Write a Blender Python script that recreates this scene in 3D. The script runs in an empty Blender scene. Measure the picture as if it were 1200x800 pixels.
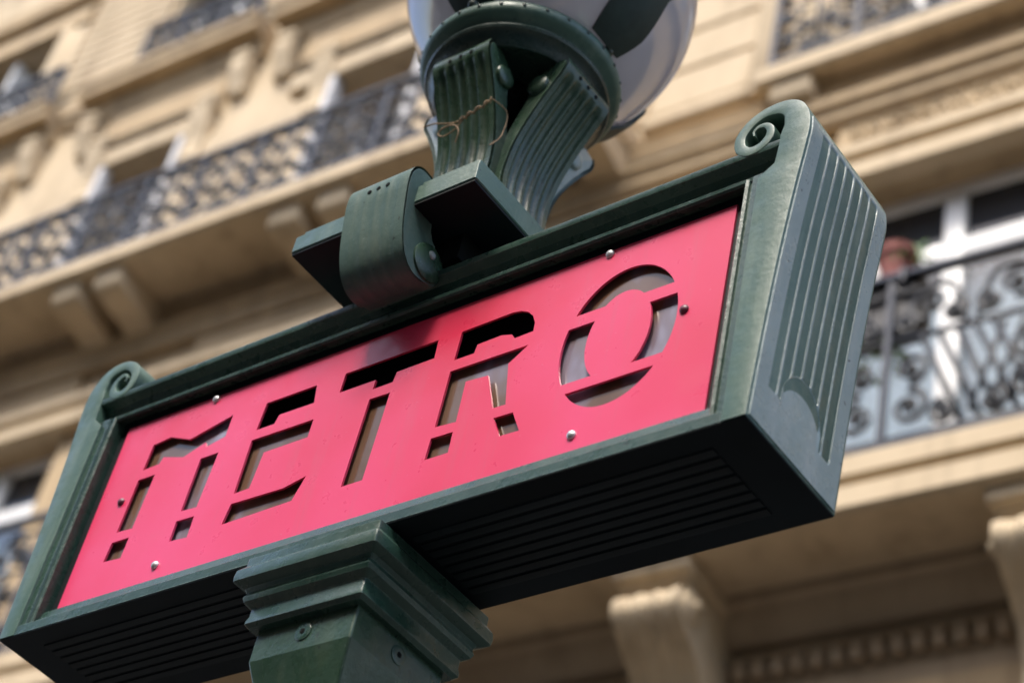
import bpy, bmesh, math, random
from math import sin, cos, pi, radians, sqrt, atan2
from mathutils import Vector, Matrix
random.seed(7)
SC = bpy.context.scene
COL = SC.collection

# ------------------------------------------------------------------ camera
CAM_POS = Vector((1.68832, -1.51314, 1.6))
RIGHT = Vector((0.7928982667, 0.5805580657, 0.1851071876))
DOWN = Vector((-0.2783604011, 0.6153170796, -0.7374960194))
FWD = Vector((-0.5420588766, 0.5332328045, 0.6494882220))
cd = bpy.data.cameras.new('camera')
cam = bpy.data.objects.new('camera', cd)
COL.objects.link(cam)
mw = Matrix((( RIGHT.x, -DOWN.x, -FWD.x, CAM_POS.x), (RIGHT.y, -DOWN.y, -FWD.y, CAM_POS.y),
             (RIGHT.z, -DOWN.z, -FWD.z, CAM_POS.z), (0, 0, 0, 1)))
cam.matrix_world = mw
cd.sensor_width = 36.0
cd.lens = 36.0 * 2330.43 / 1200.0
cd.clip_start = 0.05
cd.clip_end = 2000
cd.dof.use_dof = True
cd.dof.focus_distance = 2.72
cd.dof.aperture_fstop = 3.2
SC.camera = cam

# ------------------------------------------------------------------ light
SUN_AZ = radians(176)      # compass-like angle of the sun, measured from +Y towards +X
SUN_EL = radians(56)
w = bpy.data.worlds.new("World"); SC.world = w; w.use_nodes = True
nt = w.node_tree; nt.nodes.clear()
sky = nt.nodes.new('ShaderNodeTexSky'); sky.sky_type = 'NISHITA'; sky.sun_disc = False
sky.sun_elevation = SUN_EL; sky.sun_rotation = SUN_AZ
sky.dust_density = 3.0; sky.air_density = 1.0; sky.ozone_density = 1.0
bg = nt.nodes.new('ShaderNodeBackground'); bg.inputs['Strength'].default_value = 0.15
wo = nt.nodes.new('ShaderNodeOutputWorld')
nt.links.new(sky.outputs[0], bg.inputs[0]); nt.links.new(bg.outputs[0], wo.inputs[0])
sl = bpy.data.lights.new('sun', 'SUN'); sl.energy = 1.5; sl.angle = radians(15); sl.color = (1.0, 0.93, 0.82)
so = bpy.data.objects.new('sun', sl); COL.objects.link(so)
sd = Vector((sin(SUN_AZ) * cos(SUN_EL), cos(SUN_AZ) * cos(SUN_EL), sin(SUN_EL)))
so.rotation_euler = sd.to_track_quat('Z', 'Y').to_euler()
SC.view_settings.view_transform = 'Standard'
SC.view_settings.look = 'None'
SC.view_settings.gamma = 1.0
SC.view_settings.exposure = 1.42
SC.cycles.max_bounces = 8

# ------------------------------------------------------------------ materials
def new_mat(name):
    m = bpy.data.materials.new(name); m.use_nodes = True
    t = m.node_tree; b = t.nodes['Principled BSDF']
    return m, t, b

def noise(t, scale, detail=4.0, rough=0.55, co=None, stretch=None):
    n = t.nodes.new('ShaderNodeTexNoise'); n.inputs['Scale'].default_value = scale
    n.inputs['Detail'].default_value = detail; n.inputs['Roughness'].default_value = rough
    if co is None:
        co = t.nodes.new('ShaderNodeTexCoord').outputs['Object']
    if stretch:
        mp = t.nodes.new('ShaderNodeMapping'); mp.inputs['Scale'].default_value = stretch
        t.links.new(co, mp.inputs[0]); co = mp.outputs[0]
    t.links.new(co, n.inputs['Vector'])
    return n.outputs['Fac']

def ramp(t, fac, stops):
    r = t.nodes.new('ShaderNodeValToRGB'); e = r.color_ramp.elements
    while len(e) < len(stops): e.new(0.5)
    for k, (p, c) in enumerate(stops):
        e[k].position = p; e[k].color = (c[0], c[1], c[2], 1)
    t.links.new(fac, r.inputs[0]); return r.outputs[0]

def mixc(t, fac, a, b, mode='MIX'):
    m = t.nodes.new('ShaderNodeMix'); m.data_type = 'RGBA'; m.blend_type = mode
    for s, v in ((m.inputs['Factor'], fac), (m.inputs['A'], a), (m.inputs['B'], b)):
        if hasattr(v, 'links'): t.links.new(v, s)
        elif isinstance(v, (int, float)): s.default_value = v
        else: s.default_value = (v[0], v[1], v[2], 1)
    return m.outputs['Result']

def bump(t, b, h, strength=0.3, dist=0.002):
    n = t.nodes.new('ShaderNodeBump'); n.inputs['Strength'].default_value = strength
    n.inputs['Distance'].default_value = dist
    t.links.new(h, n.inputs['Height']); t.links.new(n.outputs[0], b.inputs['Normal'])

def noisy(name, lo, hi, scale, rough=0.6, bs=0.0, bd=0.002, bscale=None, stretch=None, metal=0.0, rlo=None, coat=0.0):
    m, t, b = new_mat(name)
    f = noise(t, scale, stretch=stretch)
    c = ramp(t, f, [(0.32, lo), (0.68, hi)])
    t.links.new(c, b.inputs['Base Color'])
    b.inputs['Roughness'].default_value = rough; b.inputs['Metallic'].default_value = metal
    if rlo is not None:
        rr = ramp(t, noise(t, scale * 2.3), [(0.3, (rlo,) * 3), (0.7, (rough,) * 3)])
        t.links.new(rr, b.inputs['Roughness'])
    if bs: bump(t, b, noise(t, bscale or scale * 4), bs, bd)
    b.inputs['Coat Weight'].default_value = coat
    return m

def paint(name, lo, hi, dirt, dirt_amt=0.5, wear=0.85, wcol=(0.22, 0.30, 0.28), r0=0.20, r1=0.42):
    m, t, b = new_mat(name)
    c = ramp(t, noise(t, 9, 6, 0.6), [(0.3, lo), (0.7, hi)])
    streak = noise(t, 26, 5, 0.6, stretch=(1, 1, 0.12))
    sm = ramp(t, streak, [(0.5, (0, 0, 0)), (0.72, (dirt_amt,) * 3)])
    c = mixc(t, sm, c, dirt)
    fl = ramp(t, noise(t, 240, 3, 0.7), [(0.66, (0, 0, 0)), (0.74, (0.45,) * 3)])
    c = mixc(t, fl, c, (0.30, 0.36, 0.34))
    spots = ramp(t, noise(t, 95, 2, 0.5), [(0.24, (0.7,) * 3), (0.29, (0, 0, 0))])
    c = mixc(t, spots, c, (0.012, 0.016, 0.014))
    bv = t.nodes.new('ShaderNodeBevel'); bv.samples = 4; bv.inputs['Radius'].default_value = 0.003
    ge = t.nodes.new('ShaderNodeNewGeometry'); dt = t.nodes.new('ShaderNodeVectorMath'); dt.operation = 'DOT_PRODUCT'
    t.links.new(bv.outputs[0], dt.inputs[0]); t.links.new(ge.outputs['Normal'], dt.inputs[1])
    ew = ramp(t, dt.outputs['Value'], [(0.80, (wear,) * 3), (0.985, (0, 0, 0))])
    ew = mixc(t, 1.0, ew, ramp(t, noise(t, 55, 5, 0.7), [(0.40, (0.1,) * 3), (0.62, (1, 1, 1))]), 'MULTIPLY')
    c = mixc(t, ew, c, wcol)
    t.links.new(c, b.inputs['Base Color'])
    rr = ramp(t, noise(t, 40, 4), [(0.3, (r0,) * 3), (0.7, (r1,) * 3)])
    t.links.new(rr, b.inputs['Roughness'])
    bump(t, b, noise(t, 75, 7, 0.68), 0.5, 0.0018)
    return m

M = {}
M['paint'] = paint('green_paint', (0.016, 0.046, 0.034), (0.032, 0.075, 0.056), (0.085, 0.12, 0.095), 0.35)
M['paint_pale'] = paint('skylit_green_paint', (0.225, 0.295, 0.290), (0.295, 0.370, 0.365), (0.38, 0.43, 0.43), 0.6)  # pale copy of the green paint; sky light put into the colour
M['paint_mid'] = paint('mid_green_paint', (0.044, 0.098, 0.074), (0.076, 0.138, 0.108), (0.17, 0.23, 0.18), 0.6, r0=0.30, r1=0.55)  # mid tone of the green paint, lighter than the base
M['paint_rough'] = paint('chalky_green_paint', (0.040, 0.090, 0.074), (0.066, 0.125, 0.106), (0.13, 0.17, 0.13), 0.55, r0=0.55, r1=0.75)
M['paint_dark'] = paint('dark_green_paint', (0.013, 0.028, 0.023), (0.024, 0.044, 0.037), (0.08, 0.10, 0.08), 0.35)
M['paint_arm'] = paint('mossy_green_paint', (0.017, 0.045, 0.026), (0.034, 0.074, 0.045), (0.09, 0.115, 0.07), 0.35)
M['black'] = noisy('shade_black', (0.005, 0.006, 0.006), (0.009, 0.010, 0.010), 20, 0.95)  # shade of holes, cavity and neck put into the colour
M['black'].node_tree.nodes['Principled BSDF'].inputs['Specular IOR Level'].default_value = 0.1
M['shade_green'] = noisy('shaded_green_paint', (0.002, 0.005, 0.006), (0.006, 0.012, 0.015), 6, 0.55)  # shade under and inside the case put into the green
M['shade_green'].node_tree.nodes['Principled BSDF'].inputs['Specular IOR Level'].default_value = 0.3
M['soffit'] = noisy('shaded_soffit_paint', (0.002, 0.004, 0.005), (0.006, 0.011, 0.014), 5, 0.6)  # darkness of the shaded undersides put into the colour
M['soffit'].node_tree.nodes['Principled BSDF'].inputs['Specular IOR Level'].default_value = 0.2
M['iron_dark'] = noisy('black_wrought_iron', (0.006, 0.008, 0.012), (0.015, 0.018, 0.026), 14, 0.5)
M['strap'] = noisy('deep_green_strap_paint', (0.010, 0.022, 0.018), (0.020, 0.040, 0.032), 16, 0.6, 0.4, 0.002)
M['iron'] = noisy('wrought_iron', (0.016, 0.020, 0.030), (0.035, 0.042, 0.058), 14, 0.42, rlo=0.28)
M['screw'] = noisy('steel_screw', (0.55, 0.55, 0.56), (0.75, 0.75, 0.76), 60, 0.35, metal=0.6)
M['dark_screw'] = noisy('dark_plum_screw', (0.08, 0.02, 0.035), (0.16, 0.04, 0.07), 60, 0.4)
M['wire'] = noisy('rusty_wire', (0.15, 0.085, 0.045), (0.34, 0.23, 0.13), 90, 0.75, 0.3, 0.0006)
M['white_frame'] = noisy('white_window_paint', (0.76, 0.76, 0.75), (0.86, 0.86, 0.85), 5, 0.45)
M['shutter'] = noisy('grey_white_shutter_paint', (0.46, 0.46, 0.47), (0.60, 0.60, 0.61), 4, 0.6)
M['curtain'] = noisy('pale_blue_curtain', (0.42, 0.55, 0.65), (0.56, 0.69, 0.78), 3, 0.9, stretch=(6, 1, 0.3))
M['dark_room'] = noisy('dark_interior', (0.020, 0.022, 0.026), (0.035, 0.037, 0.042), 3, 0.9)
M['terracotta'] = noisy('terracotta', (0.15, 0.045, 0.038), (0.25, 0.078, 0.064), 14, 0.8, 0.3, 0.003)
M['planter'] = noisy('black_plastic', (0.012, 0.012, 0.013), (0.022, 0.022, 0.024), 8, 0.5)
M['soil'] = noisy('soil', (0.03, 0.02, 0.012), (0.06, 0.04, 0.025), 40, 0.95)
M['leaf'] = noisy('plant_leaf', (0.045, 0.115, 0.02), (0.10, 0.20, 0.045), 12, 0.55)
M['asphalt'] = noisy('asphalt', (0.034, 0.034, 0.036), (0.052, 0.051, 0.050), 30, 0.9, 0.4, 0.004)
M['paving'] = noisy('asphalt_paving', (0.045, 0.044, 0.043), (0.07, 0.068, 0.065), 6, 0.85, 0.3, 0.003)
M['shop'] = noisy('dark_shop_timber', (0.018, 0.022, 0.022), (0.03, 0.035, 0.035), 3, 0.5)
M['zinc'] = noisy('zinc_roof', (0.18, 0.20, 0.23), (0.25, 0.27, 0.30), 2, 0.5)

def stone(name, lo, hi):
    m, t, b = new_mat(name)
    c = ramp(t, noise(t, 1.3, 6, 0.6), [(0.3, lo), (0.7, hi)])
    c = mixc(t, ramp(t, noise(t, 5.0, 5, 0.6, stretch=(1, 1, 0.18)), [(0.48, (0, 0, 0)), (0.72, (0.5,) * 3)]), c, (0.22, 0.16, 0.10))
    t.links.new(c, b.inputs['Base Color']); b.inputs['Roughness'].default_value = 0.85
    bump(t, b, noise(t, 22, 6, 0.7), 0.3, 0.006)
    return m
M['stone'] = stone('limestone', (0.38, 0.280, 0.165), (0.49, 0.370, 0.225))
M['stone_pale'] = stone('pale_limestone', (0.47, 0.370, 0.240), (0.59, 0.480, 0.330))
M['stone_grey'] = stone('weathered_limestone', (0.34, 0.26, 0.17), (0.44, 0.345, 0.235))

def red_mat():
    m, t, b = new_mat('red_enamel')
    c = ramp(t, noise(t, 1.9, 3, 0.5), [(0.36, (0.65, 0.030, 0.082)), (0.5, (0.72, 0.046, 0.132)), (0.64, (0.77, 0.068, 0.190))])
    g = ramp(t, noise(t, 14, 5, 0.6), [(0.55, (0, 0, 0)), (0.8, (0.22,) * 3)])
    c = mixc(t, g, c, (0.66, 0.10, 0.15))
    st = ramp(t, noise(t, 34, 5, 0.65, stretch=(1, 1, 0.07)), [(0.56, (0, 0, 0)), (0.78, (0.28,) * 3)])
    c = mixc(t, st, c, (0.52, 0.13, 0.17))
    fl = ramp(t, noise(t, 160, 3, 0.7), [(0.70, (0, 0, 0)), (0.76, (0.5,) * 3)])
    c = mixc(t, fl, c, (0.72, 0.36, 0.40))
    t.links.new(c, b.inputs['Base Color'])
    b.inputs['Specular IOR Level'].default_value = 0.5
    t.links.new(ramp(t, noise(t, 30, 4), [(0.3, (0.26,) * 3), (0.7, (0.40,) * 3)]), b.inputs['Roughness'])
    bump(t, b, noise(t, 7, 3), 0.08, 0.002)
    return m
M['red'] = red_mat()
def backing_mat():
    m, t, b = new_mat('mottled_reflection_backing')
    c = ramp(t, noise(t, 5.3, 3, 0.55, stretch=(1.7, 1, 0.8)), [(0.38, (0.115, 0.062, 0.036)), (0.52, (0.150, 0.095, 0.066)), (0.62, (0.20, 0.170, 0.215)), (0.74, (0.36, 0.38, 0.50))])  # brown, mauve and pale blotches painted in for reflections
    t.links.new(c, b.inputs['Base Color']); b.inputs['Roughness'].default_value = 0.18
    bump(t, b, noise(t, 12, 2), 0.2, 0.004)
    return m
M['inner'] = backing_mat()

def globe_mat():
    m, t, b = new_mat('milky_glass')
    c = ramp(t, noise(t, 3, 4), [(0.3, (0.50, 0.485, 0.515)), (0.7, (0.60, 0.585, 0.62))])
    t.links.new(c, b.inputs['Base Color'])
    b.inputs['Roughness'].default_value = 0.10; b.inputs['IOR'].default_value = 1.5
    b.inputs['Coat Weight'].default_value = 1.0; b.inputs['Coat IOR'].default_value = 1.9; b.inputs['Coat Roughness'].default_value = 0.09
    tr = t.nodes.new('ShaderNodeBsdfTranslucent'); tr.inputs['Color'].default_value = (0.72, 0.71, 0.76, 1)
    mx = t.nodes.new('ShaderNodeMixShader'); mx.inputs[0].default_value = 0.36
    t.links.new(b.outputs[0], mx.inputs[1]); t.links.new(tr.outputs[0], mx.inputs[2])
    t.links.new(mx.outputs[0], t.nodes['Material Output'].inputs['Surface'])
    return m
M['globe'] = globe_mat()

def glass_mat():
    m, t, b = new_mat('window_glass')
    b.inputs['Base Color'].default_value = (0.75, 0.8, 0.82, 1)
    b.inputs['Roughness'].default_value = 0.03
    b.inputs['Transmission Weight'].default_value = 1.0
    b.inputs['IOR'].default_value = 1.5
    return m
M['glass'] = glass_mat()
def dark_glass():
    m, t, b = new_mat('dark_window_glass')
    c = ramp(t, noise(t, 1.5, 2), [(0.3, (0.018, 0.022, 0.028)), (0.7, (0.035, 0.045, 0.058))])
    t.links.new(c, b.inputs['Base Color'])
    b.inputs['Roughness'].default_value = 0.05
    return m
M['dark_glass'] = dark_glass()

# ------------------------------------------------------------------ mesh helpers
def link(name, me, mat, parent=None, loc=None, smooth=False):
    o = bpy.data.objects.new(name, me)
    COL.objects.link(o)
    if mat is not None and not me.materials: me.materials.append(mat)
    if smooth:
        for p in me.polygons: p.use_smooth = True
    if parent is not None: o.parent = parent
    if loc is not None: o.location = loc
    return o

def finish(bm, name):
    bmesh.ops.recalc_face_normals(bm, faces=bm.faces)
    me = bpy.data.meshes.new(name); bm.to_mesh(me); bm.free()
    return me

def autosmooth(me, ang=35):
    for p in me.polygons: p.use_smooth = True
    me.set_sharp_from_angle(angle=radians(ang))

def box_bm(bm, x0, x1, y0, y1, z0, z1, bev=0.0, seg=2):
    r = bmesh.ops.create_cube(bm, size=1.0)
    vs = r['verts']
    for v in vs:
        v.co = Vector(((x0 + x1) / 2 + v.co.x * (x1 - x0), (y0 + y1) / 2 + v.co.y * (y1 - y0), (z0 + z1) / 2 + v.co.z * (z1 - z0)))
    if bev > 0:
        es = list({e for v in vs for e in v.link_edges})
        bmesh.ops.bevel(bm, geom=es, offset=bev, segments=seg, affect='EDGES', profile=0.5)

def box(name, x0, x1, y0, y1, z0, z1, mat, parent=None, bev=0.0):
    bm = bmesh.new(); box_bm(bm, x0, x1, y0, y1, z0, z1, bev)
    me = finish(bm, name); autosmooth(me, 40)
    return link(name, me, mat, parent)

def prism(pts, axis, a0, a1, bev=0.0):
    """extrude a closed 2-D outline along an axis. axis 'x': pts are (y,z); 'y': (x,z); 'z': (x,y)"""
    bm = bmesh.new()
    def P(p, a):
        return {'x': (a, p[0], p[1]), 'y': (p[0], a, p[1]), 'z': (p[0], p[1], a)}[axis]
    v0 = [bm.verts.new(P(p, a0)) for p in pts]; v1 = [bm.verts.new(P(p, a1)) for p in pts]
    n = len(pts)
    bm.faces.new(v0); bm.faces.new(list(reversed(v1)))
    for i in range(n):
        bm.faces.new((v0[i], v0[(i + 1) % n], v1[(i + 1) % n], v1[i]))
    if bev > 0:
        cap = [e for e in bm.edges if (e.verts[0] in v0) == (e.verts[1] in v0)]
        bmesh.ops.bevel(bm, geom=cap, offset=bev, segments=2, affect='EDGES', profile=0.5)
    return bm

def prism_obj(name, pts, axis, a0, a1, mat, parent, bev=0.0, ang=35):
    me = finish(prism(pts, axis, a0, a1, bev), name); autosmooth(me, ang)
    return link(name, me, mat, parent)

def lathe(name, prof, mat, parent, loc=(0, 0, 0), n=64, ang=35, closed=True):
    bm = bmesh.new(); rings = []
    for r, z in prof:
        rings.append([bm.verts.new((r * cos(2 * pi * k / n), r * sin(2 * pi * k / n), z)) for k in range(n)])
    m = len(prof)
    for i in range(m if closed else m - 1):
        A, B = rings[i], rings[(i + 1) % m]
        for k in range(n):
            bm.faces.new((A[k], A[(k + 1) % n], B[(k + 1) % n], B[k]))
    me = finish(bm, name); autosmooth(me, ang)
    return link(name, me, mat, parent, loc)

def tube_bm(bm, pts, r, n=6, cap=True):
    pts = [Vector(p) for p in pts]
    rs = r if isinstance(r, (list, tuple)) else [r] * len(pts)
    t0 = (pts[1] - pts[0]).normalized()
    up = Vector((0, 0, 1)) if abs(t0.z) < 0.9 else Vector((1, 0, 0))
    a = t0.cross(up).normalized(); rings = []
    for i, p in enumerate(pts):
        t = (pts[min(i + 1, len(pts) - 1)] - pts[max(i - 1, 0)]).normalized()
        a = (a - t * a.dot(t))
        a = a.normalized() if a.length > 1e-6 else t.orthogonal().normalized()
        b = t.cross(a)
        rings.append([bm.verts.new(p + (a * cos(2 * pi * k / n) + b * sin(2 * pi * k / n)) * rs[i]) for k in range(n)])
    for A, B in zip(rings, rings[1:]):
        for k in range(n): bm.faces.new((A[k], A[(k + 1) % n], B[(k + 1) % n], B[k]))
    if cap:
        bm.faces.new(rings[0][::-1]); bm.faces.new(rings[-1])

def tube(name, pts, r, mat, parent, n=6):
    bm = bmesh.new(); tube_bm(bm, pts, r, n)
    me = finish(bm, name); autosmooth(me, 60)
    return link(name, me, mat, parent)

def catmull(pts, k=6):
    P = [Vector(p) for p in pts]; out = []
    for i in range(len(P) - 1):
        a, b, c, d = P[max(i - 1, 0)], P[i], P[i + 1], P[min(i + 2, len(P) - 1)]
        for j in range(k):
            t = j / k
            out.append(0.5 * ((2 * b) + (c - a) * t + (2 * a - 5 * b + 4 * c - d) * t * t + (3 * b - a - 3 * c + d) * t ** 3))
    out.append(P[-1]); return out

def cyl(name, c, axis, r, h, mat, parent, n=20, dome=0.0):
    """a disc standing on point c, growing by h along axis, with an optional domed top"""
    bm = bmesh.new(); ax = Vector(axis).normalized(); a = ax.orthogonal().normalized(); b = ax.cross(a); c = Vector(c)
    prof = [(r, 0), (r, h * 0.7), (r * 0.9, h), (0.5 * r, h + dome * 0.8)]
    rings = [[bm.verts.new(c + ax * z + (a * cos(2 * pi * k / n) + b * sin(2 * pi * k / n)) * q) for k in range(n)] for q, z in prof]
    for A, B in zip(rings, rings[1:]):
        for k in range(n): bm.faces.new((A[k], A[(k + 1) % n], B[(k + 1) % n], B[k]))
    bm.faces.new(rings[0][::-1]); bm.faces.new(rings[-1])
    me = finish(bm, name); autosmooth(me, 45)
    return link(name, me, mat, parent)

def strip_surface(name, prof, half, axis_fn, mat, parent, nf, depth, margin, lim=(0.06, 0.94), nx=60):
    """fluted face that follows a profile; prof: list of (out, z); flutes run along the profile"""
    P = [Vector((p[0], p[1])) for p in prof]; n = len(P); bm = bmesh.new(); rows = []
    for i, p in enumerate(P):
        t = (P[min(i + 1, n - 1)] - P[max(i - 1, 0)]).normalized(); nr = Vector((-t.y, t.x)) * (1 if P[-1].y < P[0].y else -1)
        tt = i / (n - 1); row = []
        for j in range(nx + 1):
            x = -half + 2 * half * j / nx; d = 0.0
            q = (x + half - margin) / (2 * half - 2 * margin) * nf
            if 0 < q < nf and lim[0] < tt < lim[1]:
                f = q % 1.0
                if 0.14 < f < 0.86: d = -depth * sqrt(max(0, 1 - ((f - 0.5) / 0.36) ** 2)) * min(1, (tt - lim[0]) / 0.08, (lim[1] - tt) / 0.08)
            row.append(bm.verts.new(axis_fn(p + nr * d, x)))
        rows.append(row)
    for i in range(n - 1):
        for j in range(nx): bm.faces.new((rows[i][j], rows[i][j + 1], rows[i + 1][j + 1], rows[i + 1][j]))
    me = finish(bm, name); autosmooth(me, 45)
    return link(name, me, mat, parent)

def empty(name, loc, label, cat, rz=0.0, group=None):
    o = bpy.data.objects.new(name, None); COL.objects.link(o)
    o.location = loc; o.rotation_euler = (0, 0, rz); o['label'] = label; o['category'] = cat
    o.empty_display_size = 0.3
    if group: o['group'] = group
    return o

def place(name, src, parent, loc, scale=None, rot=None):
    o = bpy.data.objects.new(name, src.data) if not isinstance(src, bpy.types.Mesh) else bpy.data.objects.new(name, src)
    COL.objects.link(o); o.parent = parent; o.location = loc
    if scale: o.scale = scale
    if rot: o.rotation_euler = rot
    return o

# ================================================================== ground
def sheet(name, x0, x1, y0, y1, z, mat):
    me = bpy.data.meshes.new(name)
    me.from_pydata([(x0, y0, z), (x1, y0, z), (x1, y1, z), (x0, y1, z)], [], [(0, 1, 2, 3)])
    o = link(name, me, mat); o['kind'] = 'structure'; return o
sheet('ground', -400, 400, -400, 400, -0.14, M['asphalt'])
pv = box('pavement', -60, 60, -1.6, 26, -0.3, 0.0, M['paving'], None, 0.0); pv['kind'] = 'structure'
kb = box('kerb', -60, 60, -1.9, -1.602, -0.3, 0.006, M['stone_grey'], None, 0.02); kb['kind'] = 'structure'

# ================================================================== facade (local axes: x along the wall, y = -V into the wall, z up)
FA = 0.059062
FAC_O = Vector((1.275123, 5.474650, 0.0))
B = empty('apartment_building', FAC_O, 'cream limestone apartment building with carved balconies and black iron railings behind the sign', 'building', FA)

def fbox(name, s0, s1, V0, V1, z0, z1, mat, parent=B, bev=0.0):
    return box(name, s0, s1, -V1, -V0, z0, z1, mat, parent, bev)
def mould(name, prof, s0, s1, mat, parent=B, bev=0.0, ang=30):
    """prof: closed outline of (V, z)"""
    return prism_obj(name, [(-v, z) for v, z in prof], 'x', s0, s1, mat, parent, bev, ang)

S0, S1 = -19.0, 5.6
def wall_with_openings(z0, z1, openings, heads, mat):
    """solid wall between z0 and z1; openings are (s0,s1) intervals open from z0 to heads"""
    s = S0
    for (a, b) in openings:
        fbox('wall', s, a, -0.55, 0.0, z0, z1, mat)
        if heads < z1: fbox('wall', a, b, -0.55, -0.001, heads, z1, mat)
        s = b
    fbox('wall', s, S1, -0.55, 0.0, z0, z1, mat)

WIN_N = [-16.33, -13.75, -11.17, -8.59, -6.03, -3.45, -0.85, 1.75]
fbox('wall', S0, S1, -0.55, 0.0, 4.2, 6.9, M['stone'])
for c in WIN_N:   # unseen shop front along the street, darkened to cut light bounced upwards
    fbox('shop_pier', c - 1.29, c - 0.95, -0.55, 0.04, 0.0, 4.199, M['shop'])
    fbox('shop_stall_riser', c - 0.949, c + 1.289, -0.5, 0.0, 0.0, 0.7, M['shop'])
    fbox('shop_window', c - 0.949, c + 1.289, -0.2, -0.15, 0.701, 3.5, M['dark_glass'])
    fbox('shop_fascia', c - 0.949, c + 1.289, -0.5, 0.02, 3.501, 4.199, M['shop'])
opN = [(c - 0.73, c + 0.73) for c in WIN_N]
fbox('wall', S0, S1, -0.55, 0.0, 6.9, 7.46, M['stone'])
wall_with_openings(7.46, 11.2, opN, 10.05, M['stone'])
WIN_1 = [(-14.01, -13.01), (-11.43, -10.43), (-8.85, -7.85), (-3.95, -2.95), (-1.35, -0.35)]
wall_with_openings(11.2, 14.5, WIN_1, 13.30, M['stone_pale'])
WIN_2 = [(-14.4, -13.22), (-11.5, -10.35), (-8.9, -7.8), (-3.95, -2.95), (-1.35, -0.35)]
wall_with_openings(14.5, 18.4, WIN_2, 16.05, M['stone_pale'])
mould('main_cornice', [(-0.3, 18.4), (0.35, 18.4), (0.45, 18.55), (0.75, 18.65), (0.8, 18.9), (-0.3, 18.95)], S0, S1, M['stone_pale'])
mould('mansard_roof', [(0.3, 18.95), (-1.6, 21.8), (-6.5, 21.8), (-6.5, 18.95)], S0, S1, M['zinc'])
mould('back_wall', [(-6.5, 0), (-6.4, 0), (-6.4, 18.95), (-6.5, 18.95)], S0, S1, M['stone_grey'])

# ---- windows
def window(c, wd, z0, z1, mull=True, transom=None, curtain=False, V=-0.3, fw=0.07, mat_f=None):
    mf = mat_f or M['white_frame']
    a, b = c - wd / 2, c + wd / 2
    bm = bmesh.new()
    yv = lambda v0, v1: (-v1, -v0)
    for (s0, s1) in ((a, a + fw), (b - fw, b)):
        box_bm(bm, s0, s1, *yv(V - 0.05, V + 0.02), z0, z1, 0.006)
    box_bm(bm, a + fw, b - fw, *yv(V - 0.05, V + 0.018), z1 - fw, z1, 0.006)
    box_bm(bm, a + fw, b - fw, *yv(V - 0.05, V + 0.018), z0, z0 + 0.25, 0.006)
    fr = link('window', finish(bm, 'window'), mf, B)
    zt = transom or z1 - fw
    if mull:
        box('mullion', c - 0.06, c + 0.06, *yv(V - 0.045, V + 0.03), z0 + 0.25, z1 - fw, mf, fr, 0.008)
    if transom:
        for (s0, s1) in ((a + fw, c - 0.0605), (c + 0.0605, b - fw)):
            box('transom_rail', s0, s1, *yv(V - 0.045, V + 0.028), transom - 0.065, transom + 0.065, mf, fr, 0.008)
    zs = [(z0 + 0.25, (transom - 0.065) if transom else z1 - fw)] + ([(transom + 0.065, z1 - fw)] if transom else [])
    for (q0, q1) in zs:
        for (s0, s1) in ([(a + fw, c - 0.06), (c + 0.06, b - fw)] if mull else [(a + fw, b - fw)]):
            box('pane', s0, s1, *yv(V - 0.03, V - 0.022), q0, q1, M['glass'] if curtain and q0 < 8 else M['dark_glass'], fr)
    if curtain:
        # pleated curtain behind the lower panes
        bm = bmesh.new(); n = 60; row0 = []; row1 = []
        for k in range(n + 1):
            s = a + fw + (wd - 2 * fw) * k / n; d = V - 0.12 + 0.025 * sin(k * 1.9) + 0.01 * sin(k * 0.7)
            row0.append(bm.verts.new((s, -d, z0 + 0.75))); row1.append(bm.verts.new((s, -d, z1 - 0.6)))
        for k in range(n): bm.faces.new((row0[k], row0[k + 1], row1[k + 1], row1[k]))
        link('curtain', finish(bm, 'curtain'), M['curtain'], fr, smooth=True)
    box('dark_interior', a - 0.05, b + 0.05, 0.56, 0.60, z0 - 0.05, z1 + 0.05, M['dark_room'], fr)
    return fr
for c in WIN_N:
    window(c, 1.46, 7.46, 10.05, True, 9.53, curtain=True, V=-0.17)
for (a, b) in WIN_1: window((a + b) / 2, b - a, 11.2, 13.30, True, None, V=-0.38, fw=0.09)
for (a, b) in WIN_1[:3]:   # white folding shutters stacked against both reveals
    for (q0, q1) in ((a + 0.002, a + 0.062), (b - 0.062, b - 0.002)):
        fbox('folded_shutter', q0, q1, -0.035, 0.095, 11.25, 13.295, M['shutter'], B, 0.008)
for (a, b) in WIN_2: window((a + b) / 2, b - a, 14.5, 16.05, True, None, V=-0.25)

# ---- first floor balcony band (under the big slab)
mould('string_course', [(-0.1, 6.93), (0.10, 6.93), (0.16, 7.0), (0.18, 7.08), (0.22, 7.1), (0.22, 7.15), (-0.1, 7.15)], S0, S1, M['stone_grey'])
mould('dentil_band', [(-0.1, 6.60), (0.045, 6.60), (0.045, 6.928), (-0.1, 6.928)], S0, S1, M['stone_grey'])
mould('architrave', [(-0.1, 6.25), (0.09, 6.25), (0.09, 6.33), (0.07, 6.34), (0.07, 6.598), (-0.1, 6.598)], S0, S1, M['stone'])
bm = bmesh.new(); box_bm(bm, -0.034, 0.034, -0.07, 0, 0, 0.105, 0.006, 1); den = finish(bm, 'dentil'); den.materials.append(M['stone_grey'])
k = 0; s = -9.0
while s < -1.5:
    place('dentil', den, B, (s, -0.045, 6.74)); s += 0.102
bm = bmesh.new()
for rng in ((S0, -9.1), (-1.45, S1)):
    s = rng[0]
    while s < rng[1]:
        box_bm(bm, s - 0.034, s + 0.034, -0.115, -0.045, 6.74, 6.845); s += 0.102
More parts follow.
